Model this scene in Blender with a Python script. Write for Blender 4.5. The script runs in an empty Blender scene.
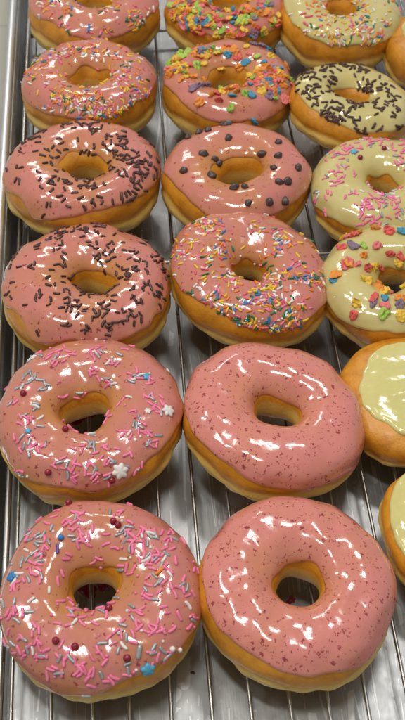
import bpy, bmesh, math, random
import numpy as np
from mathutils import Vector, Matrix, Euler
from mathutils.bvhtree import BVHTree

S = bpy.context.scene
COL = S.collection
RAD = math.radians

# ------------------------------------------------------------------ camera
CAM_POS = Vector((-0.06244, -0.22595, 0.48246))
PITCH, YAW = RAD(51.287), RAD(4.479)
fwd = Vector((math.sin(YAW)*math.cos(PITCH), math.cos(YAW)*math.cos(PITCH), -math.sin(PITCH)))
right = Vector((math.cos(YAW), -math.sin(YAW), 0))
up = right.cross(fwd)
FPX = 1050.0
cd = bpy.data.cameras.new('camera')
cd.sensor_fit = 'VERTICAL'; cd.sensor_height = 24.0; cd.lens = FPX/720*24
cd.clip_start = 0.01; cd.clip_end = 50
cam = bpy.data.objects.new('camera', cd); COL.objects.link(cam)
cam.matrix_world = Matrix((right, up, -fwd)).transposed().to_4x4()
cam.location = CAM_POS
cd.dof.use_dof = True; cd.dof.focus_distance = 0.56; cd.dof.aperture_fstop = 14.0
S.camera = cam

# ------------------------------------------------------------------ light of the shop
w = bpy.data.worlds.new('World'); S.world = w; w.use_nodes = True
bg = w.node_tree.nodes['Background']
bg.inputs[0].default_value = (1.0, 0.985, 0.95, 1); bg.inputs[1].default_value = 0.36
def area(name, loc, target, sx, sy, power, col=(1.0, 0.97, 0.92)):
    l = bpy.data.lights.new(name, 'AREA'); l.shape = 'RECTANGLE'; l.size = sx; l.size_y = sy
    l.energy = power; l.color = col
    o = bpy.data.objects.new(name, l); COL.objects.link(o); o.location = loc
    o.rotation_euler = (Vector(target)-Vector(loc)).to_track_quat('-Z', 'Y').to_euler()
    return o
area('ceiling_lamp_back', (0.30, 0.66, 1.45), (0, 0.2, 0), 0.30, 0.11, 3.9)
area('ceiling_lamp_middle', (-0.45, 0.62, 1.45), (0, 0.2, 0), 0.30, 0.11, 3.9)
area('ceiling_lamp_front', (-0.20, -0.02, 1.5), (0, 0.2, 0), 0.32, 0.10, 5.4)
area('ceiling_lamp_side', (-0.85, 0.22, 1.2), (0, 0.2, 0), 0.10, 0.30, 3.2)
area('ceiling_lamp_far', (-0.25, 2.1, 1.5), (0, 0.3, 0), 0.55, 0.14, 4.5)
S.view_settings.view_transform = 'Standard'; S.view_settings.look = 'None'
S.view_settings.exposure = 0.03; S.view_settings.gamma = 1.0

# ------------------------------------------------------------------ helpers
def tag(o, label=None, cat=None, group=None, kind=None):
    if label: o['label'] = label
    if cat: o['category'] = cat
    if group: o['group'] = group
    if kind: o['kind'] = kind
    return o
def mesh_obj(name, me, parent=None, mat=None):
    if mat is not None and not me.materials: me.materials.append(mat)
    o = bpy.data.objects.new(name, me); COL.objects.link(o)
    if parent: o.parent = parent
    return o
def me_from(name, verts, faces, smooth=True):
    me = bpy.data.meshes.new(name)
    me.from_pydata([tuple(v) for v in verts], [], [tuple(f) for f in faces])
    if smooth: me.polygons.foreach_set('use_smooth', [True]*len(me.polygons))
    me.update(); return me
def pix_dir(px, py):
    return (fwd*FPX + right*(px-202.5) + up*(360-py)).normalized()
def at(px, py, z):
    d = pix_dir(px, py); return CAM_POS + d*((z-CAM_POS.z)/d.z)

class Noise:                                    # smooth sum of random plane waves
    def __init__(s, rng, scale, n=10):
        k = rng.normal(size=(n, 3)); k /= np.linalg.norm(k, axis=1)[:, None]
        s.k = k*(2*math.pi/scale)*rng.uniform(.6, 1.6, (n, 1)); s.p = rng.uniform(0, 6.28, n); s.n = n
    def __call__(s, P):
        return np.sin(P@s.k.T + s.p).sum(-1)/math.sqrt(s.n)

# ------------------------------------------------------------------ materials
class Mat:
    def __init__(s, name):
        s.m = bpy.data.materials.new(name); s.m.use_nodes = True
        s.nt = s.m.node_tree; s.n = s.nt.nodes; s.b = s.n['Principled BSDF']
    def new(s, t, **kw):
        nd = s.n.new(t)
        for k, v in kw.items():
            if k.startswith('i_'):
                key = k[2:]; key = int(key) if key.isdigit() else key.replace('_', ' ')
                nd.inputs[key].default_value = v
            else: setattr(nd, k, v)
        return nd
    def link(s, a, b): s.nt.links.new(a, b)
    def set(s, **kw):
        for k, v in kw.items(): s.b.inputs[k.replace('_', ' ')].default_value = v
    def coord(s):
        return s.new('ShaderNodeTexCoord').outputs['Object']
    def noise(s, vec, scale, detail=3, rough=.5):
        nd = s.new('ShaderNodeTexNoise', i_Scale=scale, i_Detail=detail, i_Roughness=rough)
        s.link(vec, nd.inputs['Vector']); return nd
    def ramp(s, fac, stops):
        r = s.new('ShaderNodeValToRGB'); e = r.color_ramp.elements
        while len(e) < len(stops): e.new(0.5)
        for i, (p, c) in enumerate(stops):
            e[i].position = p; e[i].color = (*c, 1) if len(c) == 3 else c
        s.link(fac, r.inputs[0]); return r.outputs[0]
    def mix(s, fac, a, b):
        m = s.new('ShaderNodeMix', data_type='RGBA')
        if isinstance(fac, (int, float)): m.inputs[0].default_value = fac
        else: s.link(fac, m.inputs[0])
        for v, i in ((a, 6), (b, 7)):
            if isinstance(v, tuple): m.inputs[i].default_value = (*v, 1)
            else: s.link(v, m.inputs[i])
        return m.outputs[2]
    def math(s, op, a, b=0.0, clamp=False):
        m = s.new('ShaderNodeMath', operation=op, use_clamp=clamp)
        for v, i in ((a, 0), (b, 1)):
            if isinstance(v, (int, float)): m.inputs[i].default_value = v
            else: s.link(v, m.inputs[i])
        return m.outputs[0]
    def bump(s, h, strength, dist):
        b = s.new('ShaderNodeBump', i_Strength=strength, i_Distance=dist)
        s.link(h, b.inputs['Height']); s.link(b.outputs[0], s.b.inputs['Normal']); return b

def icing_mat(name, base, thin, fleck, fleck_amount, thin_amount=.7):
    M = Mat(name); c = M.coord()
    oi = M.new('ShaderNodeObjectInfo').outputs['Random']
    big = M.noise(c, 42, 2).outputs[0]
    at_ = M.new('ShaderNodeAttribute', attribute_name='thin').outputs['Fac']
    f = M.math('ADD', M.math('MULTIPLY', M.math('SUBTRACT', big, .43), 2.2), at_, clamp=True)
    f = M.math('MULTIPLY', f, thin_amount)
    col = M.mix(f, base, thin)
    mott = M.noise(c, 260, 3).outputs[0]
    col = M.mix(M.math('MULTIPLY', M.math('SUBTRACT', mott, .42, True), .55), col, tuple(x*.72 for x in base))
    if fleck_amount > 0:
        wob = M.noise(c, 700, 2)
        vm = M.new('ShaderNodeVectorMath', operation='MULTIPLY_ADD')
        M.link(wob.outputs['Color'], vm.inputs[0]); vm.inputs[1].default_value = (.0042,)*3; M.link(c, vm.inputs[2])
        for sc, thr, keep in ((250, .24, .62*fleck_amount), (470, .28, .66*fleck_amount)):
            v = M.new('ShaderNodeTexVoronoi', i_Scale=sc); M.link(vm.outputs[0], v.inputs['Vector'])
            sep = M.new('ShaderNodeSeparateColor'); M.link(v.outputs['Color'], sep.inputs[0])
            clus = M.noise(c, 60, 2).outputs[0]
            k = M.math('LESS_THAN', sep.outputs[0], M.math('MULTIPLY', clus, 2*keep))
            size = M.math('MULTIPLY', M.math('ADD', sep.outputs[1], .45), thr)
            d = M.new('ShaderNodeMapRange'); M.link(v.outputs['Distance'], d.inputs[0])
            M.link(size, d.inputs[1]); M.link(M.math('MULTIPLY', size, .62), d.inputs[2])
            dd = M.math('MULTIPLY', d.outputs[0], k)
            col = M.mix(M.math('MULTIPLY', dd, .9), col, fleck)
    M.link(col, M.b.inputs['Base Color'])
    M.set(Roughness=.15, Subsurface_Weight=.22, Subsurface_Scale=.0022, Coat_Weight=.6, Coat_Roughness=.085, IOR=1.47)
    M.b.inputs['Subsurface Radius'].default_value = (1.0, .45, .3)
    h1 = M.noise(c, 85, 2, .4).outputs[0]; h2 = M.noise(c, 300, 2).outputs[0]
    h = M.math('ADD', h1, M.math('MULTIPLY', h2, .13))
    b = M.bump(h, .19, .0030)
    M.link(b.outputs[0], M.b.inputs['Coat Normal'])
    return M.m

PINK = (.58, .205, .165); PINK_THIN = (.53, .22, .060); RED = (.27, .018, .028)
mat_pink_plain = icing_mat('pink_icing_flecked', (.67, .235, .20), (.60, .25, .10), RED, 1.0, .6)
mat_pink = icing_mat('pink_icing', PINK, PINK_THIN, RED, .42, .95)
mat_yellow = icing_mat('pale_yellow_icing', (.60, .52, .22), (.54, .41, .11), (.5, .3, .1), 0, .7)
mat_plain_yellow = icing_mat('plain_yellow_icing', (.65, .59, .23), (.60, .52, .16), (.5, .3, .1), 0, .3)

def dough_mat():
    M = Mat('fried_dough'); c = M.coord()
    sx = M.new('ShaderNodeSeparateXYZ'); M.link(c, sx.inputs[0])
    n1 = M.noise(c, 55, 3).outputs[0]; n2 = M.noise(c, 190, 4, .6).outputs[0]
    at_ = M.new('ShaderNodeAttribute', attribute_name='band').outputs['Fac']
    z = M.math('ADD', at_, M.math('MULTIPLY', M.math('SUBTRACT', n1, .5), .5))
    z = M.math('ADD', z, M.math('MULTIPLY', M.math('SUBTRACT', n2, .5), .22))
    blot = M.noise(c, 85, 4, .62).outputs[0]
    gold = M.mix(n2, (.74, .34, .024), (.58, .225, .012))
    gold = M.mix(M.math('MULTIPLY', M.math('SUBTRACT', blot, .47, True), 3.2, True), gold, (.44, .135, .008))
    pale = M.mix(n2, (.82, .61, .19), (.70, .45, .09))
    edge = M.new('ShaderNodeMapRange', i_1=.12, i_2=1.0, interpolation_type='SMOOTHSTEP'); M.link(z, edge.inputs[0])
    col = M.mix(edge.outputs[0], gold, pale)
    oi = M.new('ShaderNodeObjectInfo').outputs['Random']
    hs = M.new('ShaderNodeHueSaturation'); M.link(col, hs.inputs['Color'])
    M.link(M.math('ADD', M.math('MULTIPLY', oi, .22), .9), hs.inputs['Value'])
    M.link(hs.outputs[0], M.b.inputs['Base Color'])
    M.set(Roughness=.40, Subsurface_Weight=.2, Subsurface_Scale=.003, Coat_Weight=.14, Coat_Roughness=.22)
    M.b.inputs['Subsurface Radius'].default_value = (1.0, .5, .2)
    n3 = M.noise(c, 900, 3).outputs[0]
    M.bump(M.math('ADD', n2, M.math('MULTIPLY', n3, .4)), .5, .0009)
    return M.m
mat_dough = dough_mat()

def candy_mat(name, col, rough=.35, metal=0.0, sss=.1, sc=900, bs=.35, bd=.0003):
    M = Mat(name); c = M.coord()
    n = M.noise(c, sc, 3).outputs[0]
    M.link(M.mix(M.math('MULTIPLY', n, .6), col, tuple(x*.7 for x in col)), M.b.inputs['Base Color'])
    M.set(Roughness=rough, Metallic=metal, Subsurface_Weight=sss, Subsurface_Scale=.0008)
    M.bump(n, bs, bd)
    return M.m
CAN = {k: candy_mat(k+'_candy', v[0], v[1], v[2]) for k, v in {
    'pink': ((.90, .22, .38), .4, 0), 'silver': ((.42, .45, .46), .33, .35), 'white': ((.82, .79, .74), .4, 0),
    'yellow': ((.85, .55, .03), .4, 0), 'orange': ((.85, .24, .02), .4, 0), 'green': ((.02, .17, .06), .4, 0),
    'blue': ((.03, .22, .55), .4, 0), 'purple': ((.14, .06, .30), .4, 0), 'hotpink': ((.80, .12, .20), .4, 0),
    'maroon': ((.27, .012, .03), .2, 0), 'sky': ((.10, .42, .62), .4, 0), 'chocolate': ((.075, .028, .022), .42, 0),
    'chip': ((.080, .052, .048), .34, 0)}.items()}
FLK = {k: candy_mat(k+'_cereal', v, .6, 0, .05, 420, .8, .0011) for k, v in {
    'yellow': (.85, .55, .05), 'orange': (.85, .30, .04), 'red': (.78, .12, .10), 'blue': (.06, .30, .45),
    'green': (.30, .48, .06), 'lime': (.42, .62, .10), 'purple': (.25, .17, .25), 'rose': (.80, .20, .20)}.items()}

def metal_mat(name, col, rough, streak=True):
    M = Mat(name); c = M.coord()
    mp = M.new('ShaderNodeMapping'); M.link(c, mp.inputs[0]); mp.inputs['Scale'].default_value = (1.0, .06, 1.0) if streak else (1, 1, 1)
    mp.inputs['Rotation'].default_value = (0, 0, .35)
    s1 = M.noise(mp.outputs[0], 900, 3, .6).outputs[0]
    big = M.noise(c, 28, 4, .6).outputs[0]; med = M.noise(c, 160, 4, .6).outputs[0]
    M.link(M.mix(M.math('MULTIPLY', big, .8), col, tuple(x*.72 for x in col)), M.b.inputs['Base Color'])
    if streak:
        base = M.mix(M.math('MULTIPLY', big, .8), col, tuple(x*.72 for x in col))
        for ang, scl, amt in ((.9, 34, .5), (-.5, 48, .45), (1.9, 60, .35)):
            m2 = M.new('ShaderNodeMapping'); M.link(c, m2.inputs[0]); m2.inputs['Rotation'].default_value = (0, 0, ang); m2.inputs['Scale'].default_value = (1, .05, 1)
            v2 = M.new('ShaderNodeTexVoronoi', feature='DISTANCE_TO_EDGE', i_Scale=scl*2.2); M.link(m2.outputs[0], v2.inputs['Vector'])
            msk = M.noise(c, scl, 3).outputs[0]
            ln = M.math('MULTIPLY', M.math('LESS_THAN', v2.outputs[0], .016), M.math('GREATER_THAN', msk, .53))
            base = M.mix(M.math('MULTIPLY', ln, amt), base, (.85, .86, .87))
        M.link(base, M.b.inputs['Base Color'])
    r = M.math('ADD', M.math('MULTIPLY', med, .26), rough-.13)
    M.link(r, M.b.inputs['Roughness']); M.set(Metallic=1.0)
    sc = M.new('ShaderNodeTexVoronoi', feature='DISTANCE_TO_EDGE', i_Scale=55); M.link(mp.outputs[0], sc.inputs['Vector'])
    sl = M.math('LESS_THAN', sc.outputs[0], .012)
    h = M.math('ADD', M.math('MULTIPLY', s1, .5), M.math('MULTIPLY', sl, -.5))
    h = M.math('ADD', h, M.math('MULTIPLY', med, .5))
    if streak: M.bump(h, .22, .0004)
    return M.m
mat_pan = metal_mat('worn_aluminium', (.48, .49, .495), .43)
mat_rim = metal_mat('highlit_aluminium', (.88, .89, .90), .42, False)  # paler than the pan: the rim's highlight is put into its colour
mat_wire = metal_mat('steel_wire', (.50, .495, .48), .30, False)

# ------------------------------------------------------------------ counter, tray, rack
def counter():
    M = Mat('pale_laminate'); c = M.coord()
    n = M.noise(c, 14, 4).outputs[0]; n2 = M.noise(c, 500, 3).outputs[0]
    col = M.mix(n, (.40, .385, .32), (.33, .32, .265))
    br = M.new('ShaderNodeTexBrick', i_Scale=1.0, offset=0.0)
    br.inputs['Brick Width'].default_value = .30; br.inputs['Row Height'].default_value = .30
    br.inputs['Mortar Size'].default_value = .0012; br.inputs['Mortar Smooth'].default_value = .6
    mp = M.new('ShaderNodeMapping'); M.link(c, mp.inputs[0]); mp.inputs['Location'].default_value = (.09, .062, 0)
    M.link(mp.outputs[0], br.inputs['Vector'])
    col = M.mix(M.math('MULTIPLY', br.outputs['Fac'], .45), col, (.2, .19, .16))
    M.link(col, M.b.inputs['Base Color']); M.set(Roughness=.4)
    M.bump(n2, .15, .0004)
    v = [(-1.2, -1.0, -.0185), (1.2, -1.0, -.0185), (1.2, 1.6, -.0185), (-1.2, 1.6, -.0185)]
    o = mesh_obj('counter', me_from('counter', v, [(0, 1, 2, 3)], False), None, M.m)
    tag(o, kind='structure')
counter()

PX0, PX1, PY0, PY1 = -.1475, .300, -.135, .600       # floor of the tray
def loops(profile, r0=.012, seg=8):
    V, F, n = [], [], 0
    for d, z in profile:
        x0, x1, y0, y1, r = PX0-d, PX1+d, PY0-d, PY1+d, max(.002, r0+d)
        ring = []
        for cx, cy, a0 in ((x1-r, y1-r, 0), (x0+r, y1-r, 90), (x0+r, y0+r, 180), (x1-r, y0+r, 270)):
            for i in range(seg+1):
                a = RAD(a0+90*i/seg); ring.append((cx+r*math.cos(a), cy+r*math.sin(a), z))
        V += ring; n = len(ring)
    for k in range(len(profile)-1):
        for i in range(n):
            j = (i+1) % n; F.append((k*n+i, k*n+j, (k+1)*n+j, (k+1)*n+i))
    return V, F, n
tray = bpy.data.objects.new('baking_tray', None); COL.objects.link(tray); tray.location = (0, 0, -.0175)
tag(tray, 'scratched silver aluminium baking tray under the wire rack of donuts', 'tray')
def tr_child(name, V, F, mat):
    V = [(x, y, z+.0175) for x, y, z in V]
    return mesh_obj(name, me_from(name, V, F), tray, mat)
prof = [(-.006, -.0160), (-.003, -.0157), (-.001, -.0146), (.0004, -.012), (.0022, 0.0), (.0036, .0085)]
V, F, n = loops(prof)
# floor of the pan as a fine grid with the faint dents of a used tray

F.append(tuple(reversed(range(n))))
o = tr_child('pan', V, F, mat_pan)
sm = o.modifiers.new('thickness', 'SOLIDIFY'); sm.thickness = .0009; sm.offset = -1
rp = []
for i in range(15):
    a = RAD(200-i*28); rp.append((.0072+.0036*math.cos(a), .0088+.0036*math.sin(a)*.8))
V, F, n = loops(rp)
tr_child('rim', V, F, mat_rim)

def tube(P0, P1, r, seg=8, rng=None, n=24, wob=0):
    V, F = [], []
    P0, P1 = Vector(P0), Vector(P1); d = (P1-P0).normalized()
    a = d.orthogonal().normalized(); b = d.cross(a)
    ph = rng.uniform(0, 6.28) if rng else 0
    for i in range(n+1):
        t = i/n; c = P0.lerp(P1, t) + Vector((wob*math.sin(t*5+ph), 0, wob*.6*math.sin(t*7+ph*2)))
        for k in range(seg):
            q = 2*math.pi*k/seg; V.append(c + a*(r*math.cos(q)) + b*(r*math.sin(q)))
    for i in range(n):
        for k in range(seg):
            F.append((i*seg+k, i*seg+(k+1) % seg, (i+1)*seg+(k+1) % seg, (i+1)*seg+k))
    F.append(tuple(range(seg-1, -1, -1))); F.append(tuple(range(n*seg, n*seg+seg)))
    return V, F
rack = bpy.data.objects.new('wire_rack', None); COL.objects.link(rack)
tag(rack, 'steel wire cooling rack standing in the silver tray under the donuts', 'rack')
rr = random.Random(3)
WY0, WY1 = -.125, .588
WZ = -.0010
for k in range(24):
    x = -.1366 + .01838*k + rr.uniform(-.0007, .0007)
    if abs(x-.0418) < .002: x = .0418
    if x > .288: break
    V, F = tube((x, WY0, WZ), (x, WY1, WZ), .00095, 8, rr, 24, .0004)
    mesh_obj('wire', me_from('wire', V, F), rack, mat_wire)
for x in (-.1432, .2945):
    V, F = tube((x, WY0, WZ-.0012), (x, WY1, WZ-.0012), .0020, 10); mesh_obj('frame_rod', me_from('frame_rod', V, F), rack, mat_wire)
for y in (WY0, WY1):
    V, F = tube((-.1432, y, WZ-.0012), (.2945, y, WZ-.0012), .0020, 10); mesh_obj('frame_rod', me_from('frame_rod', V, F), rack, mat_wire)
for y in (-.085, .2445, .5):
    V, F = tube((-.1432, y, WZ-.0031), (.2945, y, WZ-.0031), .0016, 10); mesh_obj('cross_rod', me_from('cross_rod', V, F), rack, mat_wire)
for x in (-.142, .293):
    for y in (-.11, .2445, .575):
        V, F = tube((x, y, WZ-.0022), (x, y, -.0158), .0017, 8, None, 4); mesh_obj('foot', me_from('foot', V, F), rack, mat_wire)

# ------------------------------------------------------------------ donuts
NU = 192
R0, A0, B0 = .0278, .0197, .0174
def spow(x, e): return np.sign(x)*np.abs(x)**e
def grid_faces(nu, nv, closed_v):
    i = np.arange(nu)[:, None]; j = np.arange(nv if closed_v else nv-1)[None, :]
    a = i*nv+j; b = ((i+1) % nu)*nv+j; j2 = (j+1) % nv
    c = ((i+1) % nu)*nv+j2; d = i*nv+j2
    return np.stack([a, b, c, d], -1).reshape(-1, 4)

class Shape:
    """One fried dough shape: a ring, or a filled round without a hole."""
    def __init__(s, seed, filled, hole=1.0, sq=(1, 1), zs=1.0, hoff=(0, 0)):
        s.hoff = hoff
        s.zs = zs
        g = s.g = np.random.default_rng(seed)
        s.filled = filled; s.sq = sq
        s.n1 = Noise(g, .045); s.n2 = Noise(g, .018); s.n3 = Noise(g, .007)
        s.wk = g.uniform(0, 6.28, 6); s.wa = g.normal(size=6)*np.array([0, .5, .6, .5, .35, .25])*.0135
        s.hk = g.uniform(0, 6.28, 4); s.ha = g.normal(size=4)*np.array([.5, .8, .5, .3])*.0011
        s.gk = g.uniform(0, 6.28, 3)
        s.hole = hole
    def P(s, U, V):
        """U round the donut, V round its section: 0 outer side, 90 deg top, 180 hole side."""
        if s.filled: R, a, b, e = .004, .0435, .0168, .72
        else:
            R, a, b, e = R0, A0, B0, .86
            a = a - .5*(s.hole-1)*.010; R = R + .5*(s.hole-1)*.010
        cv, sv = spow(np.cos(V), e), spow(np.sin(V), e)
        wob = sum(s.wa[k]*np.cos((k+1)*U+s.wk[k]) for k in range(6))
        hw = sum(s.ha[k]*np.cos((k+1)*U+s.hk[k]) for k in range(4))
        outer = np.clip(.5+.5*np.cos(V)*1.3, 0, 1)
        cvi = np.where(cv < 0, cv*.985, cv)
        r = R + a*cvi + R*1.9*wob*outer + (0 if s.filled else hw*(1-outer))
        z = b*sv
        # fold line low on the outer side, with the pale tier bulging under it
        zz = z/b
        g0 = -.12+.12*np.sin(2*U+s.gk[0])+.07*np.sin(5*U+s.gk[1])+.04*np.sin(9*U+s.gk[2])
        side = np.clip(np.cos(V)*2.5, 0, 1)
        r = r - .0011*np.exp(-((zz-g0)/.09)**2)*side + .0009*np.exp(-((zz-g0+.35)/.25)**2)*side
        inn = np.clip(.5-.62*np.cos(V), 0, 1)
        X = np.stack([r*np.cos(U)*s.sq[0]+inn*s.hoff[0], r*np.sin(U)*s.sq[1]+inn*s.hoff[1], z], -1)
        nrm = np.stack([cv*np.cos(U), cv*np.sin(U), sv], -1)
        wr = s.n3(X*np.array([.5, .5, 2.4]))
        low = np.clip(.25-zz, 0, 1)*side
        d = .0008*s.n1(X) + .00035*s.n2(X) + .00055*wr*low
        X = X + nrm*d[..., None]
        X[..., 2] = np.maximum(X[..., 2], -b*.94)       # flat where it lies on the rack
        X[..., 2] = (X[..., 2] + b*.94)*s.zs
        return X, zz, g0

def make_dough(sh):
    if sh.filled: vs = np.linspace(-math.pi/2, math.pi/2, 48)
    else: vs = np.linspace(-math.pi, math.pi, 72, endpoint=False)
    us = np.linspace(0, 2*math.pi, NU, endpoint=False)
    U, V = np.meshgrid(us, vs, indexing='ij')
    X, zz, g0 = sh.P(U, V)
    F = grid_faces(NU, len(vs), not sh.filled)
    inner = np.clip(-np.cos(V)*2, 0, 1)
    band = np.exp(-((zz-(g0-.38))/.42)**4)*(1-inner) + inner*np.exp(-((zz+.12)/.4)**4)*.85
    me = me_from('dough', X.reshape(-1, 3), F)
    att = me.attributes.new('band', 'FLOAT', 'POINT'); att.data.foreach_set('value', band.reshape(-1).astype(np.float32))
    me.materials.append(mat_dough)
    return me

def make_icing(sh, mat, cover, amp, drips, inner, thick=.0011, nv=56, thin_side=None):
    """cover: degrees above the outer equator where the icing stops; drips: (azimuth deg, depth deg, width deg)."""
    g = sh.g
    us = np.linspace(0, 2*math.pi, NU, endpoint=False)
    def fourier(kmax, decay):
        f = np.zeros(NU)
        for k in range(1, kmax): f += g.normal()*math.exp(-k*decay)*np.cos(k*us+g.uniform(0, 6.28))
        return f/max(1e-6, np.abs(f).max())
    vo = np.radians(cover) + np.radians(amp)*(.75*fourier(8, .2)+.55*fourier(26, .04))
    for az, dep, wd in drips:
        d = (us-RAD(az)+math.pi) % (2*math.pi)-math.pi
        vo = vo - RAD(dep)*np.exp(-(d/RAD(wd))**2)
    vi = np.full(NU, math.pi/2) if sh.filled else np.radians(inner) + np.radians(8)*fourier(7, .35)
    if not sh.filled: vi = np.minimum(vi, RAD(165))
    s_ = np.linspace(0, 1, nv)
    t = s_ if sh.filled else .5-.5*np.cos(math.pi*s_)
    if sh.filled: t = t**1.5
    V = vo[:, None]*(1-t)+vi[:, None]*t
    U = np.repeat(us[:, None], nv, 1)
    X, zz, g0 = sh.P(U, V)
    du = np.roll(X, -1, 0)-np.roll(X, 1, 0); dv = np.gradient(X, axis=1)
    N = np.cross(du, dv); ln = np.linalg.norm(N, axis=-1, keepdims=True)
    N = np.where(ln > 1e-12, N/np.maximum(ln, 1e-12), np.array([0, 0, 1.]))
    if N[..., 2].mean() < 0: N = -N
    seg = np.linalg.norm(np.diff(X, axis=1), axis=-1)
    L = np.concatenate([np.zeros((NU, 1)), np.cumsum(seg, 1)], 1)
    d0 = L; d1 = L[:, -1:]-L if not sh.filled else np.full_like(L, 1.)
    def edge(d, wd): q = np.clip(d/wd, 0, 1); return np.sqrt(np.clip(1-(1-q)**2, 0, 1))
    lump = .00018*sh.n2(X*1.0+.3)+.00004*sh.n3(X*1.1+.1)
    T = (thick+lump+.0003*np.exp(-((d0-.0022)/.0018)**2))*edge(d0, .0017)*edge(d1, .0022)-.00022
    T = np.maximum(T, -.00022)
    X = X + N*T[..., None]
    thin = .95*np.exp(-(d1/.013)**2) + .35*np.exp(-(d0/.003)**2) if not sh.filled else .2*np.exp(-(d0/.006)**2)
    me = me_from('icing', X.reshape(-1, 3), grid_faces(NU, nv, False))
    att = me.attributes.new('thin', 'FLOAT', 'POINT'); att.data.foreach_set('value', thin.reshape(-1).astype(np.float32))
    me.materials.append(mat)
    return me

DON = []
GROUP = 'donuts laid out on the wire rack'
def donut(key, label, x, y, s, tilt, mat, cover=16, amp=9, drips=(), inner=138, filled=False, hole=1.0, sq=(1, 1), seed=1, thick=.0011, z=0, rotz=0, zs=1.0, hoff=(0, 0)):
    e = bpy.data.objects.new('donut', None); COL.objects.link(e)
    e.location = (x, y, z); e.rotation_euler = (RAD(tilt[0]), RAD(tilt[1]), RAD(rotz))
    e.scale = (s, s, s)
    tag(e, label, 'donut', GROUP)
    drips = [(a-rotz, b, c) for a, b, c in drips]
    ca, sa = math.cos(RAD(-rotz)), math.sin(RAD(-rotz)); hoff = (hoff[0]*ca-hoff[1]*sa, hoff[0]*sa+hoff[1]*ca)
    sh = Shape(seed, filled, hole, sq, zs, hoff)
    dme = make_dough(sh)
    od = mesh_obj('dough', dme, e)
    if mat is not None:
        ime = make_icing(sh, mat, cover, amp, drips, inner, thick)
        oi = mesh_obj('icing', ime, e)
    else: oi = None
    M = Matrix.LocRotScale(e.location, e.rotation_euler, e.scale)
    # rest on the wires: lowest point to z = 0 (or where it leans)
    lo = min((M@v.co).z for v in dme.vertices)
    e.location.z += z-lo; M = Matrix.LocRotScale(e.location, e.rotation_euler, e.scale)
    DON.append(dict(key=key, e=e, M=M, d=dme, i=oi.data if oi else None, par=e))
    return e

donut('A1', 'nearest pink donut with pink and silver sprinkles and two blue candy stars', -.0935, .004, 1.021, (1, -.7), mat_pink, 5, 8, [(20, 6, 14), (300, -26, 26)], 151, seed=11, sq=(1.01, .99), rotz=20, hole=1.18, hoff=(-.0035,.0005))
donut('A2', 'plain pink donut with red flecks and no sprinkles, nearest on the right', -.0002, .0005, .982, (0, 2.5), mat_pink_plain, 11, 7, [(180, -18, 30), (225, -20, 25), (270, -12, 30), (80, -8, 30)], 152, seed=12, sq=(1.02, .985), rotz=-40, hole=1.2, hoff=(0,-.002))
donut('B1', 'pink donut with pink and silver sprinkles and a white candy snowflake', -.0974, .1089, 1.038, (1.4, 0), mat_pink, 10, 9, [(250, -18, 16), (310, -24, 30), (205, 10, 10)], 153, seed=13, hole=1.18, hoff=(-.002,-.003))
donut('B2', 'plain pink donut with red flecks, between the sprinkled pink donut and the bare yellow one', -.0003, .0998, 1.011, (-2, 4), mat_pink_plain, 9, 8, [(195, -16, 30), (285, 14, 7), (240, -14, 30), (325, 14, 9)], 156, seed=14, sq=(1.045, .945), rotz=-38, hole=1.2, hoff=(.001,-.001))
donut('C1', 'pink donut with chocolate sprinkles, right above the snowflake donut', -.0982, .2015, 1.042, (-2, 1), mat_pink, 12, 11, [(235, 8, 9), (215, -20, 14), (260, -12, 10), (320, -14, 20), (180, -12, 9)], 144, seed=15, hole=1.0, hoff=(.004,-.003))
donut('C2', 'pink donut covered in small rainbow sprinkles, in the middle column', -.0022, .2045, 1.015, (-2, 4), mat_pink, 18, 8, [(230, -16, 35), (310, -10, 20)], 158, seed=16, sq=(1.05, .95), rotz=-40, hole=.95, hoff=(0,-.002))
donut('D1', 'pink donut with chocolate sprinkles beside the chocolate chip donut', -.0995, .2995, 1.075, (-3, .6), mat_pink, 16, 8, [(235, 12, 6), (280, -16, 30), (215, -14, 12), (320, -12, 20)], 139, seed=17, hole=1.2, hoff=(0,-.002), sq=(1, .95))
donut('D2', 'pink donut with scattered dark chocolate chips', .0001, .2900, .995, (-.8, 1), mat_pink, 18, 7, [(200, -18, 30), (260, -10, 40)], 137, seed=18, hole=1.3, hoff=(0,-.003), zs=1.12)
donut('E1', 'pink donut thick with rainbow sprinkles, beside the tray edge, second from the back', -.0935, .3935, 1.0, (-2, .6), mat_pink, 18, 7, [(215, 6, 20), (320, -14, 25)], 141, seed=19, sq=(1.0, .96), hole=1.2, hoff=(0,-.003), zs=1.12)
donut('E2', 'pink donut with bright cereal flakes, right behind the chocolate chip donut', .0035, .3865, .989, (-2, .7), mat_pink, 18, 9, [(200, -16, 25), (225, -6, 15)], 141, seed=20, hole=1.35, hoff=(0,-.003), zs=1.06)
donut('F1', 'pink donut with few rainbow sprinkles, in the back left corner', -.0893, .4895, 1.037, (-1, .7), mat_pink, 20, 9, [(225, -18, 16), (250, -12, 25), (320, -12, 22)], 141, seed=21, hole=1.2, hoff=(0,-.003), zs=1.08)
donut('F2', 'pink donut with cereal flakes at the back of the middle column', .0108, .4845, .98, (-.6, .8), mat_pink, 20, 9, [(220, -14, 25)], 141, seed=22, hole=1.25, hoff=(0,-.003), zs=1.05)
donut('R6', 'pale yellow donut with rainbow sprinkles, at the back', .0945, .4625, .955, (0, 2), mat_yellow, 22, 8, [(200, -14, 40)], 147, seed=23, hole=1.15, zs=1.18)
donut('R5', 'pale yellow donut with chocolate sprinkles, leaning on its right side', .0850, .3575, .905, (-6, 9), mat_yellow, 24, 7, [(205, -14, 45)], 149, seed=24, hole=1.2, hoff=(-.002,0))
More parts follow.
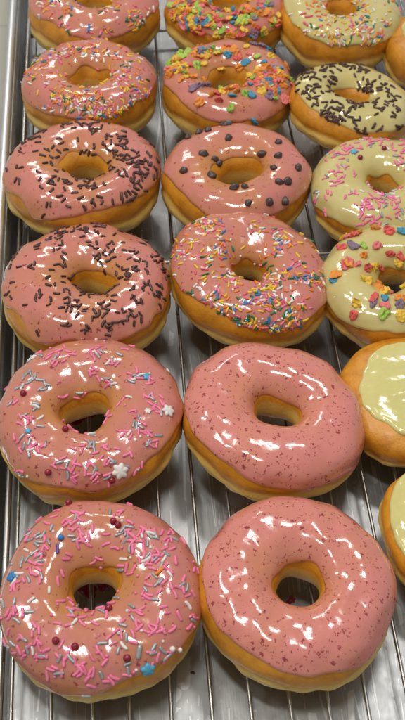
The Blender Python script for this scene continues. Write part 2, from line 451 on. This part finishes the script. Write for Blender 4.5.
donut('R4', 'pale yellow donut with pink sprinkles', .0925, .2745, .96, (-2, .9), mat_yellow, 16, 8, [(200, 8, 20)], 158, seed=25, hole=1.1)
donut('R3', 'pale yellow donut with coloured cereal flakes', .0855, .1925, .94, (-.9, .5), mat_yellow, 14, 8, [(215, 6, 10), (250, -14, 30)], 158, seed=26, hole=1.2)
donut('R2', 'filled round donut with plain yellow icing, below the cereal flake yellow donut', .0808, .1115, .885, (0, 0), mat_plain_yellow, 51, 6, [], 90, True, seed=27, zs=.95)
donut('R1', 'round donut with plain yellow icing, nearest of the two, cut by the right edge', .0890, .0290, .86, (0, 0), mat_plain_yellow, 27, 6, [], 90, True, seed=28)
p7 = at(448, 48, .02)
donut('R7', 'glazed golden donut at the right edge, beside the rainbow sprinkled yellow donut', p7.x, p7.y, .97, (0, 0), mat_yellow, 62, 6, [], 120, seed=29)

# one ray target for all donuts
TV, TF, TO = [], [], []
for k, D in enumerate(DON):
    for me, tagname in ((D['i'], 1), (D['d'], 0)):
        if me is None: continue
        b = len(TV); TV += [D['M']@v.co for v in me.vertices]
        for p in me.polygons:
            TF.append(tuple(b+i for i in p.vertices)); TO.append((k, tagname))
BVH = BVHTree.FromPolygons(TV, TF)
IDX = {D['key']: k for k, D in enumerate(DON)}
def hit(px, py, key=None):
    loc, nrm, fi, dist = BVH.ray_cast(CAM_POS, pix_dir(px, py))
    if loc is None: return None
    k, ic = TO[fi]
    if key is not None and (k != IDX[key] or not ic): return None
    if nrm.dot(CAM_POS-loc) < 0: nrm = -nrm
    return loc, nrm

# ------------------------------------------------------------------ toppings
def capsule(L, r, bend=0.0, seg=8, cap=3):
    V, F = [], []
    rings = []
    for i in range(cap+1):
        a = math.pi/2*(1-i/cap); rings.append((-L/2+r - r*math.sin(a), r*math.cos(a)))
    for x in np.linspace(-L/2+r, L/2-r, 5)[1:]: rings.append((x, r))
    for i in range(1, cap+1):
        a = math.pi/2*i/cap; rings.append((L/2-r+r*math.sin(a), r*math.cos(a)))
    for x, q in rings:
        for k in range(seg):
            t = 2*math.pi*k/seg; V.append((x, q*math.cos(t)+bend*(x*x/(L*L)*4), q*math.sin(t)))
    for i in range(len(rings)-1):
        for k in range(seg): F.append((i*seg+k, (i+1)*seg+k, (i+1)*seg+(k+1) % seg, i*seg+(k+1) % seg))
    return V, F
def ball(r, seg=12, rings=8, sx=1, sz=1):
    V, F = [], []
    for i in range(rings+1):
        a = math.pi*i/rings
        for k in range(seg):
            t = 2*math.pi*k/seg; V.append((r*sx*math.sin(a)*math.cos(t), r*math.sin(a)*math.sin(t), r*sz*math.cos(a)))
    for i in range(rings):
        for k in range(seg): F.append((i*seg+k, (i+1)*seg+k, (i+1)*seg+(k+1) % seg, i*seg+(k+1) % seg))
    return V, F
def chip(var):
    V, F = [], []; seg = 16; g = np.random.default_rng(var+40); nz = Noise(g, .0035)
    prof = [(0, -.0004), (.0018, -.0005), (.0026, 0), (.00255, .0006), (.0021, .0013), (.0014, .0019), (.0006, .0022), (0, .0022)]
    for i, (r, z) in enumerate(prof):
        for k in range(seg):
            t = 2*math.pi*k/seg; p = np.array([r*math.cos(t), r*math.sin(t)*(.8+.05*(var % 4)), z])
            V.append(tuple(p*(1+.13*float(nz(p)))+np.array([z*.25*math.sin(var*2.1), z*.25*math.cos(var*1.7), 0])))
    for i in range(len(prof)-1):
        for k in range(seg): F.append((i*seg+k, i*seg+(k+1) % seg, (i+1)*seg+(k+1) % seg, (i+1)*seg+k))
    return V, F
def flake(seed, R=.0030):
    g = np.random.default_rng(seed); nz = Noise(g, .0026); V, F = [], []
    seg, rings = 26, 7
    asp = g.uniform(.72, 1.0); curl = g.uniform(.08, .24); cx, cy = g.normal(size=2)*.12
    ph = g.uniform(0, 6.28, 3)
    for side in (1, -1):
        for i in range(rings+1):
            q = i/rings
            for k in range(seg):
                t = 2*math.pi*k/seg
                rr_ = R*q*(1+.10*math.sin(2*t+ph[0])+.09*math.sin(3*t+ph[1])+.05*math.sin(7*t+ph[2]))
                x, y = rr_*math.cos(t), rr_*math.sin(t)*asp
                z = curl*(x*x*1.3+y*y*.3)/R + 0.0006*float(nz(np.array([x, y, 0.])))
                th = .0010*math.sqrt(max(0, 1-q**4))
                V.append((x, y, z+side*th))
    n1 = (rings+1)*seg
    for s in (0, 1):
        for i in range(rings):
            for k in range(seg):
                a, b_, c, d = i*seg+k, i*seg+(k+1) % seg, (i+1)*seg+(k+1) % seg, (i+1)*seg+k
                f = (a, d, c, b_) if s == 0 else (a, b_, c, d)
                F.append(tuple(s*n1+q for q in f))
    return V, F
def star(points, R, r, h):
    V, F = [], []; n = points*2*4
    for z, sc in ((0, 1.0), (h*.6, 1.0), (h, .80)):
        for i in range(n):
            t = 2*math.pi*i/n; m = .5+.5*math.cos(points*t); q = (r+(R-r)*m**.8)*sc
            V.append((q*math.cos(t), q*math.sin(t), z))
    V.append((0, 0, h*1.03)); V.append((0, 0, 0))
    for l in range(2):
        for i in range(n): F.append((l*n+i, l*n+(i+1) % n, (l+1)*n+(i+1) % n, (l+1)*n+i))
    for i in range(n): F.append((2*n+i, 2*n+(i+1) % n, 3*n)); F.append(((i+1) % n, i, 3*n+1))
    return V, F

LIB = {}
def lib(kind, color, var):
    key = (kind, color, var)
    if key in LIB: return LIB[key]
    g = random.Random(hash((kind, var)) % 1000 if False else sum(map(ord, kind))*7+var*13)
    if kind == 'jimmy': V, F = capsule(g.uniform(.0040, .0058), .00074, g.choice((0, .0002, -.0002, .0004)))
    elif kind == 'small': V, F = capsule(g.uniform(.0030, .0046), .00068, g.choice((0, .0001, -.0002, .0003)))
    elif kind == 'choc': V, F = capsule(g.uniform(.0030, .0047), .00080, g.choice((0, .0001, -.0002, .0004)))
    elif kind == 'bead': V, F = ball(.00078)
    elif kind == 'pearl': V, F = ball(.00195, 16, 12)
    elif kind == 'chip': V, F = chip(var)
    elif kind == 'flake': V, F = flake(var*17+3, (.0037, .0032, .0042, .0029, .0036, .0043)[var % 6])
    elif kind == 'star': V, F = star(5, .0030, .0022, .0016)
    elif kind == 'snow': V, F = star(6, .0038, .0027, .0017)
    elif kind == 'cube': V, F = ball(.0012, 8, 6)
    me = me_from(kind, V, F)
    me.materials.append(FLK[color] if kind == 'flake' else CAN[color])
    LIB[key] = me; return me
PART = {'jimmy': 'sprinkle', 'small': 'sprinkle', 'choc': 'sprinkle', 'bead': 'sugar_bead', 'pearl': 'sugar_pearl', 'chip': 'chocolate_chip',
        'flake': 'cereal_flake', 'star': 'candy_star', 'snow': 'candy_snowflake', 'cube': 'sugar_bead'}
LIFT = {'jimmy': .00022, 'small': .00020, 'choc': .00025, 'bead': .0002, 'pearl': .0008, 'chip': .0001, 'flake': .0006, 'star': -.0002, 'snow': -.0002, 'cube': .0004}
NVAR = {'chip': 6, 'jimmy': 5, 'small': 5, 'choc': 5, 'flake': 6}

class Topping:
    def __init__(s, key, seed):
        s.key = key; s.D = DON[IDX[key]]; s.r = random.Random(seed); s.items = []; s.pos = []
    def put(s, loc, nrm, kind, color, ang=None, scale=1.0, tilt=0.0, gap=.0011, vis=1.0):
        for q in s.pos:
            if (q-loc).length < gap: return False
        s.pos.append(loc.copy())
        r = s.r
        if ang is None: ang = r.uniform(0, 6.283)
        x = right.copy() if abs(right.dot(nrm)) < .95 else up.copy()
        x = (x-nrm*x.dot(nrm)).normalized(); y = nrm.cross(x)
        tx = x*math.cos(ang)+y*math.sin(ang); ty = nrm.cross(tx)
        R = Matrix((tx, ty, nrm)).transposed()
        R = R @ Euler((0, r.gauss(0, tilt), r.gauss(0, .0)) if kind != 'flake' else (r.gauss(0, tilt), r.gauss(0, tilt), 0)).to_matrix()
        W = Matrix.LocRotScale(loc+nrm*LIFT[kind]*scale, R.to_quaternion(), Vector((scale,)*3))
        var = r.randrange(NVAR.get(kind, 1))
        s.items.append((vis*scale, kind, color, var, W)); return True
    def px(s, x, y, kind, color, ang=None, scale=1.0, tilt=.08, gap=.0011):
        for t in range(8):
            h = hit(x+s.r.gauss(0, t*.7), y+s.r.gauss(0, t*.7), s.key)
            if h:
                d = CAM_POS-h[0]
                return s.put(h[0], h[1], kind, color, ang, scale, tilt, gap, h[1].dot(d.normalized()))
        return False
    def blobs(s, rows, pal, kind, mult=1.0, spread=1.0, scale=(.9, 1.12), tilt=.12, gap=.0012):
        for row in rows:
            x, y, sx, sy, n = (list(row)+[1.5, 1.5, 1])[:5] if len(row) == 2 else row
            m = n*mult; m = int(m)+(s.r.random() < m-int(m))
            for _ in range(m):
                for t in range(10):
                    X, Y = s.r.gauss(x, sx*spread*.72), s.r.gauss(y, sy*spread*.72)
                    k, c = s.pick(pal, kind)
                    if s.px(X, Y, k, c, None, s.r.uniform(*scale), tilt, gap): break
    def pick(s, pal, kind):
        t = s.r.uniform(0, sum(v for _, v in pal))
        for c, v in pal:
            t -= v
            if t <= 0: break
        if ':' in c: kind, c = c.split(':')
        return kind, c
    def back(s, n, pal, kind):                  # the slope turned away from the camera carries some as well
        me = s.D['i']; M = s.D['M']; N3 = M.to_3x3(); polys = me.polygons; c = 0; t = 0
        while c < n and t < n*60:
            t += 1
            p = polys[s.r.randrange(len(polys))]; loc = M@p.center; nr = (N3@p.normal).normalized()
            if nr.z < .25 or nr.dot((CAM_POS-loc).normalized()) > .25: continue
            k, col = s.pick(pal, kind)
            if s.put(loc, nr, k, col, None, s.r.uniform(.9, 1.1), .1, .0016, .01): c += 1
    def build(s, noun):
        e = s.D['par']; inv = s.D['M'].inverted()
        s.items.sort(key=lambda t: -t[0])
        cnt = {}; rest = {}
        for vis, kind, color, var, W in s.items:
            nm = PART[kind]; cnt[nm] = cnt.get(nm, 0)+1
            me = lib(kind, color, var)
            if cnt[nm] <= 98:
                o = bpy.data.objects.new(nm, me); COL.objects.link(o); o.parent = e; o.matrix_basis = inv@W
            else: rest.setdefault(nm, []).append((me, inv@W))
        for nm, lst in rest.items():
            V, F, MI, mats = [], [], [], []
            for me, W in lst:
                b = len(V); V += [W@v.co for v in me.vertices]; m = me.materials[0]
                if m not in mats: mats.append(m)
                for p in me.polygons: F.append(tuple(b+i for i in p.vertices)); MI.append(mats.index(m))
            me = me_from(nm+'s', V, F)
            for m in mats: me.materials.append(m)
            me.polygons.foreach_set('material_index', MI)
            o = mesh_obj(noun, me, e); o['kind'] = 'stuff'

PS = [('pink', 72), ('silver', 24), ('white', 4), ('bead:pink', 12), ('bead:white', 6)]
SV = [('silver', 80), ('white', 20)]
RB = [('white', 15), ('yellow', 20), ('orange', 16), ('green', 13), ('hotpink', 10), ('pink', 10), ('blue', 6), ('bead:white', 9), ('bead:pink', 5)]
CH = [('chocolate', 1)]

T = Topping('A1', 1)
for x, y in ((69, 504), (113.5, 522), (118, 525.5), (56, 641), (75, 647), (127, 658), (109, 609)): T.px(x, y, 'pearl', 'maroon', None, .92, 0, .001)
T.px(12.5, 577, 'star', 'blue', .9, 1.0); T.px(148, 674, 'star', 'sky', .4, 1.15); T.px(61, 538, 'pearl', 'blue', None, .8)
T.px(160, 571, 'jimmy', 'orange', .9, 1.3); T.px(57.5, 549, 'jimmy', 'purple', 1.7, 1.1)
T.px(172, 649, 'cube', 'white', None, 1.2); T.px(181, 650, 'cube', 'white'); T.px(139, 652, 'jimmy', 'silver', 1.4, 1.6)
T.blobs([(72,522,12,8,16),(80,535,8,8,8),(40,540,14,7,12),(35,556,13,8,12),(32,575,14,8,9),(10,560,5,8,2),(15,590,10,7,5),
 (8,608,6,10,5),(24,614,9,6,4),(30,634,10,7,7),(5,645,5,6,4),(27,653,9,6,6),(42,655,9,8,9),(57,673,8,5,5),(62,655,8,6,5),(82,668,9,8,8),(75,608,12,7,8),(66,620,6,6,4),
 (118,512,10,6,4),(125,545,12,9,14),(135,535,8,8,6),(150,535,9,8,9),(150,558,11,9,14),(163,548,7,8,6),(172,540,6,8,4),(158,575,12,8,9),(182,585,8,7,6),(148,592,9,4,5),(195,565,3,5,2),
 (135,608,9,6,6),(105,612,5,5,3),(125,635,9,8,7),(145,630,9,8,8),(165,622,9,9,7),(190,618,4,8,4),(160,655,10,5,8),(133,668,6,7,5),(105,650,8,8,6),(100,675,10,6,4)], PS, 'jimmy', 1.15, 1.0, (.88, 1.1))
T.blobs([(98,600,75,75,45)], PS, 'jimmy', 1, 1, (.85, 1.1), .12, .002)
T.back(10, PS, 'jimmy'); T.build('more_sprinkles')

T = Topping('B1', 2)
for x, y in ((23.5, 394), (65, 430), (48.5, 472), (112, 480)): T.px(x, y, 'pearl', 'maroon', None, .92, 0, .001)
T.px(120, 471, 'snow', 'white', .3, 1.15); T.px(168, 411, 'snow', 'white', .1, .95); T.px(148, 411, 'snow', 'white', 0, .5)
T.px(146.5, 377, 'star', 'sky', .3, .8); T.px(28, 431, 'star', 'sky', .3, .6)
T.blobs([(33,355,4,3,5),(30,378,5,4,8),(43,386,4,4,5),(20,388,2,2,2),(36,408,3,3,3),(135,378,4,3,3),(90,445,4,3,3),(30,446,4,4,4),(100,352,4,3,3),(112,383,4,4,3)], SV, 'jimmy', .9)
T.blobs([(10,403,4,4,4),(26,417,4,4,3),(55,360,10,6,9),(65,350,12,6,8),(90,355,6,6,5),(92,375,4,7,4),(64,395,3,3,2),(85,397,4,4,3),(60,383,3,3,2),
 (100,352,6,5,7),(110,362,6,5,8),(124,350,4,3,3),(105,382,5,4,5),(123,400,6,6,5),(135,378,5,4,5),(148,380,6,5,5),(150,395,5,5,6),(157,405,9,5,10),(135,415,6,4,5),(103,415,6,4,4),
 (25,420,5,4,4),(38,424,4,4,3),(20,440,5,4,4),(30,448,8,6,6),(45,447,5,4,3),(60,462,8,5,6),(88,448,9,5,9),(90,470,9,7,12),(73,470,6,5,6),(75,480,5,3,3),(105,478,5,6,5),(93,435,4,3,4),(110,448,5,6,4),
 (126,432,6,4,5),(140,425,7,6,7),(145,440,6,6,6),(152,445,4,8,4),(157,437,3,5,2),(107,462,6,5,5),(128,462,5,5,4),(137,472,5,4,3),(150,473,3,3,2),(10,470,5,4,4),(18,478,4,5,5)], PS, 'jimmy', .95, 1.0, (.85, 1.05))
T.back(14, PS, 'jimmy'); T.build('more_sprinkles')

T = Topping('C1', 3)
T.blobs([(70,229,10,4,12),(58,235,4,3,4),(62,246,5,5,3),(42,248,4,3,3),(21,266),(33,266,3,4,2),(15,282,2,3,1),(56,265),(62,281),(68,295,5,4,5),(75,307,6,5,8),(66,324,4,3,2),(83,330,4,4,3),(28,306),(50,308),(35,298),
 (90,228,8,4,10),(92,245,4,4,3),(115,245,7,5,6),(105,255,5,4,4),(98,260,4,3,3),(135,252),(143,245),(118,267,5,2,2),(130,272,4,6,8),(142,263,6,5,5),(157,260,5,5,6),(148,282,4,4,4),(160,295,5,5,7),(133,298,4,4,4),
 (103,308,4,4,4),(90,315,5,4,4),(130,317,8,5,10),(110,332,3,5,4),(165,275,3,6,4),(95,290,5,4,3),(12,255,3,8,3),(8,300,2,8,3)], CH, 'choc', 1.3, 1.25, (.78, .98), .12, .0009)
T.blobs([(85,290,60,45,40)], CH, 'choc', 1, 1, (.9, 1.1), .12, .002)
T.back(12, CH, 'choc'); T.build('more_sprinkles')
T = Topping('D1', 4)
T.blobs([(36,135,5,3,5),(42,130,4,3,4),(30,146,5,3,2),(25,135,4,4,3),(60,141),(79,140),(65,125,8,3,4),(82,127,6,4,4),(43,150,4,4,4),(50,161,3,4,5),(22,168),(18,180),(40,178),(50,182,4,2,3),(65,181,5,3,6),(73,195),(64,201),(50,205),(13,146),(86,190,3,4,3),
 (92,130,6,4,8),(98,145),(107,140,4,4,5),(112,150,4,4,3),(117,135,4,4,3),(128,160,6,5,8),(135,165,6,5,8),(143,172,6,4,6),(138,155,5,4,5),(148,160,3,4,3),(145,182,3,5,4),(115,172,4,4,5),(128,182,4,5,4),(125,195,3,3,3),(132,200,3,5,4),(98,205,3,4,3),(93,187,4,3,3),(84,187,4,4,4),(113,213),(155,170,3,6,3),(125,145,4,4,4)], CH, 'choc', 1.1, 1.45)
T.blobs([(82,175,60,36,45)], CH, 'choc', 1, 1, (.9, 1.1), .12, .002)
T.back(12, CH, 'choc'); T.build('more_sprinkles')
T = Topping('D2', 5)
for x, y in ((184,171),(203,154),(199,133),(185,138),(228.5,138.5),(219,162.5),(214.5,168.5),(217,176),(234,188),(245,187),(262,154),(278.5,156),(274,168),(279,182),(287,181.5),(298,168),(248,203),(269,202.5),(285,201.5),(278.5,142.6),(208,130)):
    T.px(x, y, 'chip', 'chip', None, T.r.uniform(.95, 1.3), .35)
T.back(5, [('chip', 1)], 'chip'); T.build('more_chips')
T = Topping('C2', 6)
T.blobs([(200,222,7,5,14),(213,228,6,5,14),(222,238,6,5,10),(220,250,5,5,9),(186,235,6,6,7),(185,250,8,4,6),(178,258,4,4,6),(210,255,5,4,5),(203,272,6,4,6),(228,277,5,4,12),(235,283,4,5,8),(195,290,4,4,2),(220,295,7,5,8),(205,300,4,3,3),(218,310,6,5,6),(232,310,6,5,8),
 (245,300,7,6,14),(225,325,5,3,4),(247,322,6,5,9),(262,290,7,6,14),(275,285,7,5,10),(265,303,8,6,16),(280,300,7,6,14),(285,315,7,6,14),(265,325,7,4,10),(275,330,8,4,12),(295,320,6,5,12),(303,305,5,5,6),(300,278,6,4,9),(310,280,6,5,10),(320,283,4,6,8),
 (278,240,7,5,10),(268,230,6,4,6),(255,227,5,4,5),(287,240,5,5,6),(275,252,4,4,4),(295,260,6,5,4),(285,270,5,4,5)], RB, 'small', 1.5, 1.15, (.85, 1.08), .12, .0007)
T.blobs([(247,285,60,48,60)], RB, 'small', 1, 1, (.85, 1.05), .12, .002)
T.back(14, RB, 'small'); T.build('more_sprinkles')
T = Topping('E1', 7)
T.blobs([(40,62,8,7,20),(30,75,6,6,12),(55,55,9,5,20),(75,50,12,4,18),(95,48,10,4,12),(115,55,10,6,18),(130,65,8,7,16),(120,75,8,6,14),(110,73,6,4,8),(140,80,6,6,9),(145,95,5,8,12),(130,90,8,7,14),(60,75,7,6,8),(50,90,8,5,8),(60,100,7,5,12),(75,97,8,6,18),(90,95,8,6,18),
 (75,110,9,5,14),(95,110,9,5,16),(110,105,8,6,14),(125,105,8,6,12),(115,118,9,4,10),(140,120,5,5,6),(50,105,5,5,6),(95,118,8,3,8)], RB, 'small', 1.35, 1.15, (.82, 1.02), .12, .0007)
T.back(20, RB, 'small'); T.build('more_sprinkles')
T = Topping('F1', 8)
T.px(89, 28, 'jimmy', 'blue', 1.5, 1.3)
T.blobs([(45,10,6,6,10),(70,12,8,5,10),(60,25,6,4,4),(105,30,4,3,3),(135,15,6,8,14),(143,25,6,5,8),(130,22,5,4,6),(100,12,6,4,6),(110,33,6,3,4),(40,3,4,4,6),(120,5,8,5,10),(150,8,4,6,5),(145,35,5,3,4),(95,35,8,3,5),(60,36,5,3,3),(52,2,8,3,8),(75,2,8,3,7)], RB, 'small', .9)
T.back(25, RB, 'small'); T.build('more_sprinkles')
FL = [('orange', 22), ('yellow', 20), ('red', 14), ('rose', 14), ('blue', 13), ('lime', 9), ('green', 6), ('purple', 7)]
T = Topping('E2', 9)
E2 = {'lime': ((75,55),(65,50),(80,62),(295,65),(345,182),(120,90)), 'green': ((40,88),(218,212),(85,112)),
 'yellow': ((67,103),(190,100),(140,85),(195,165),(275,118),(310,165),(300,100)), 'orange': ((120,45),(150,60),(110,122),(40,120),(75,130),(130,195),(365,120),(370,145),(345,165),(395,200),(250,100)),
 'blue': ((155,43),(210,57),(262,80),(315,80),(222,175),(280,175),(282,250),(215,250),(278,145)), 'purple': ((110,155),(130,150),(330,175),(150,148)),
 'red': ((238,62),(185,190),(310,128),(330,115),(180,170)), 'rose': ((295,140),(350,135),(300,150),(345,110),(372,185),(325,145),(335,160))}
for c, pts in E2.items():
    for x, y in pts: T.px(155+x/2.89, 35+y/2.89, 'flake', c, None, T.r.uniform(.85, 1.05), .45, .0007)
T.blobs([(265,84,14,6,30),(176,68,12,8,22),(225,50,18,4,14),(272,75,10,7,16),(228,92,14,4,6),(200,55,12,5,10)], FL, 'flake', 1, 1, (.7, .95), .5, .0007)
T.back(14, FL, 'flake'); T.build('more_flakes')
T = Topping('F2', 10)
T.blobs([(180,13,8,9,24),(205,18,12,8,34),(235,16,12,7,20),(260,13,10,9,26),(275,20,4,6,6),(195,33,8,4,8),(230,32,12,4,9),(250,33,8,5,8),(190,3,10,5,16),(215,2,10,5,12)], FL, 'flake', 1, 1, (.75, 1.05), .5, .0007)
T.back(16, FL, 'flake'); T.build('more_flakes')
T = Topping('R3', 11)
for c, pts in {'red': ((342,248),(354,236),(389,232),(367,269),(380,268),(390,254),(400,256),(354,315),(373,298)), 'purple': ((353,246),(373,304),(399,306)), 'lime': ((363,246),(384,314)),
 'rose': ((377,246),(357,265),(385,306),(349,262),(345,266)), 'orange': ((376,229),(363,256),(348,265),(379,289),(336,275),(400,299),(358,234),(383,292)), 'blue': ((403,232),(333,281),(385,299)), 'yellow': ((399,263),(363,279),(368,282),(390,289),(357,304),(402,316),(373,268))}.items():
    for x, y in pts: T.px(x, y, 'flake', c, None, T.r.uniform(.85, 1.1), .4, .0007)
T.blobs([(425,250,12,12,12),(430,290,12,12,12),(415,310,8,6,5)], FL, 'flake', 1, 1, (.8, 1.1), .4, .0012)
T.back(10, FL, 'flake'); T.build('more_flakes')
T = Topping('R4', 12)
T.px(384, 149, 'pearl', 'maroon', None, .9); T.px(360, 158, 'pearl', 'maroon', None, .9); T.px(354, 152, 'star', 'sky', 0, .8)
T.blobs([(340,154,4,2,4),(326,161),(332,171),(354,175),(341,178),(318,191,2,2,2),(317,200,2,2,2),(325,213,1,3,2),(329,194),(370,142,10,4,12),(395,150,8,6,10),(400,160,5,5,6),(352,193,6,3,5),(365,205,8,6,12),(375,200,6,5,7),(390,197,8,4,12),(395,207,7,5,8),(365,220,7,4,7),(378,222,5,4,5),
 (340,165,12,12,10),(330,185,8,12,6),(345,150,10,5,8),(420,160,12,10,14),(430,190,12,10,14),(415,215,12,8,10)], [('pink', 72), ('silver', 18), ('white', 10)], 'jimmy', 1.25, 1.1, (.85, 1.05))
T.back(12, PS, 'jimmy'); T.build('more_sprinkles')
T = Topping('R5', 13)
T.blobs([(302,72,5,5,6),(305,90,5,4,7),(318,85,5,6,6),(328,70,5,5,8),(333,80,4,5,6),(343,67,6,3,5),(360,68,6,5,8),(372,80,6,6,8),(365,92,6,5,8),(385,90,6,5,6),(393,98,6,6,5),(330,105,6,5,9),(320,115,4,4,4),(333,120,6,4,7),(345,113,5,4,5),(360,105,6,4,6),(378,110,5,5,5),
 (355,122,4,3,3),(365,132,4,3,3),(375,133,3,3,2),(398,128,3,3,2),(313,100,4,4,3),(395,112,5,4,4),(312,78,4,4,4)], CH, 'choc', 1.45, 1.2, (.95, 1.15), .12, .0009)
T.back(12, CH, 'choc'); T.build('more_sprinkles')
T = Topping('R6', 14)
for x, y, a in ((303, 14, .1), (306, 24, -.9), (309, 17, .2)): T.px(x, y, 'jimmy', 'hotpink', a, 1.25)
T.blobs([(320,5,6,5,7),(345,12,10,7,16),(330,20,8,6,10),(315,30,6,5,8),(340,38,8,6,14),(335,45,5,4,6),(360,28,10,7,22),(378,35,8,6,14),(372,45,6,5,10),(365,12,8,6,10),(385,22,5,6,8),(330,0,8,5,12),(355,2,10,4,12),(338,20,40,25,40)], RB, 'small', 1.3, 1.15, (.9, 1.1), .12, .0007)
T.back(20, RB, 'small'); T.build('more_sprinkles')

# ------------------------------------------------------------------ drips on the tray below the holes
def drip(px, py, size, seed, label, col):
    g = np.random.default_rng(seed); p = at(px, py, -.0158)
    V, F = [], []; seg = 26; ph = g.uniform(0, 6.28, 4)
    prof = [(0, .0022), (.35, .0021), (.65, .0016), (.85, .0010), (.96, .0005), (1.0, 0)]
    for q, z in prof:
        for k in range(seg):
            t = 2*math.pi*k/seg
            rr_ = size*q*(1+.25*math.sin(2*t+ph[0])+.15*math.sin(3*t+ph[1])+.10*math.sin(5*t+ph[2]))
            V.append((rr_*math.cos(t), rr_*math.sin(t)*.8, z))
    for i in range(len(prof)-1):
        for k in range(seg): F.append((i*seg+k, (i+1)*seg+k, (i+1)*seg+(k+1) % seg, i*seg+(k+1) % seg))
    o = mesh_obj('icing_drip', me_from('icing_drip', V, F), None, CAN[col]); o.location = (p.x, p.y, -.0159)
    tag(o, label, 'drip', 'dark red drips on the tray')
drip(87, 590, .0062, 1, 'larger dark red drip on the tray inside the nearest sprinkled donut hole', 'maroon')
drip(106, 586, .0050, 2, 'smaller dark red drip on the tray inside the nearest sprinkled donut hole', 'maroon')
drip(82, 416, .0080, 3, 'wide dark red icing drip on the tray under the snowflake donut hole', 'maroon')
drip(291, 601, .0028, 4, 'small dark red drip on the tray in the hole of the nearest plain pink donut', 'maroon')

def crumb(px, py, r, seed, label):
    g = np.random.default_rng(seed); p = at(px, py, -.0158); nz = Noise(g, r*2.2)
    V, F = ball(r, 10, 7, 1.3, .7)
    V = [tuple(np.array(v)*(1+.25*float(nz(np.array(v))))) for v in V]
    o = mesh_obj('crumb', me_from('crumb', V, F), None, CAN['chocolate']); o.location = (p.x, p.y, -.0158+r*.55)
    tag(o, label, 'crumb')
crumb(192.5, 673.5, .0009, 3, 'tiny dark crumb on the bare tray between the two nearest donuts')
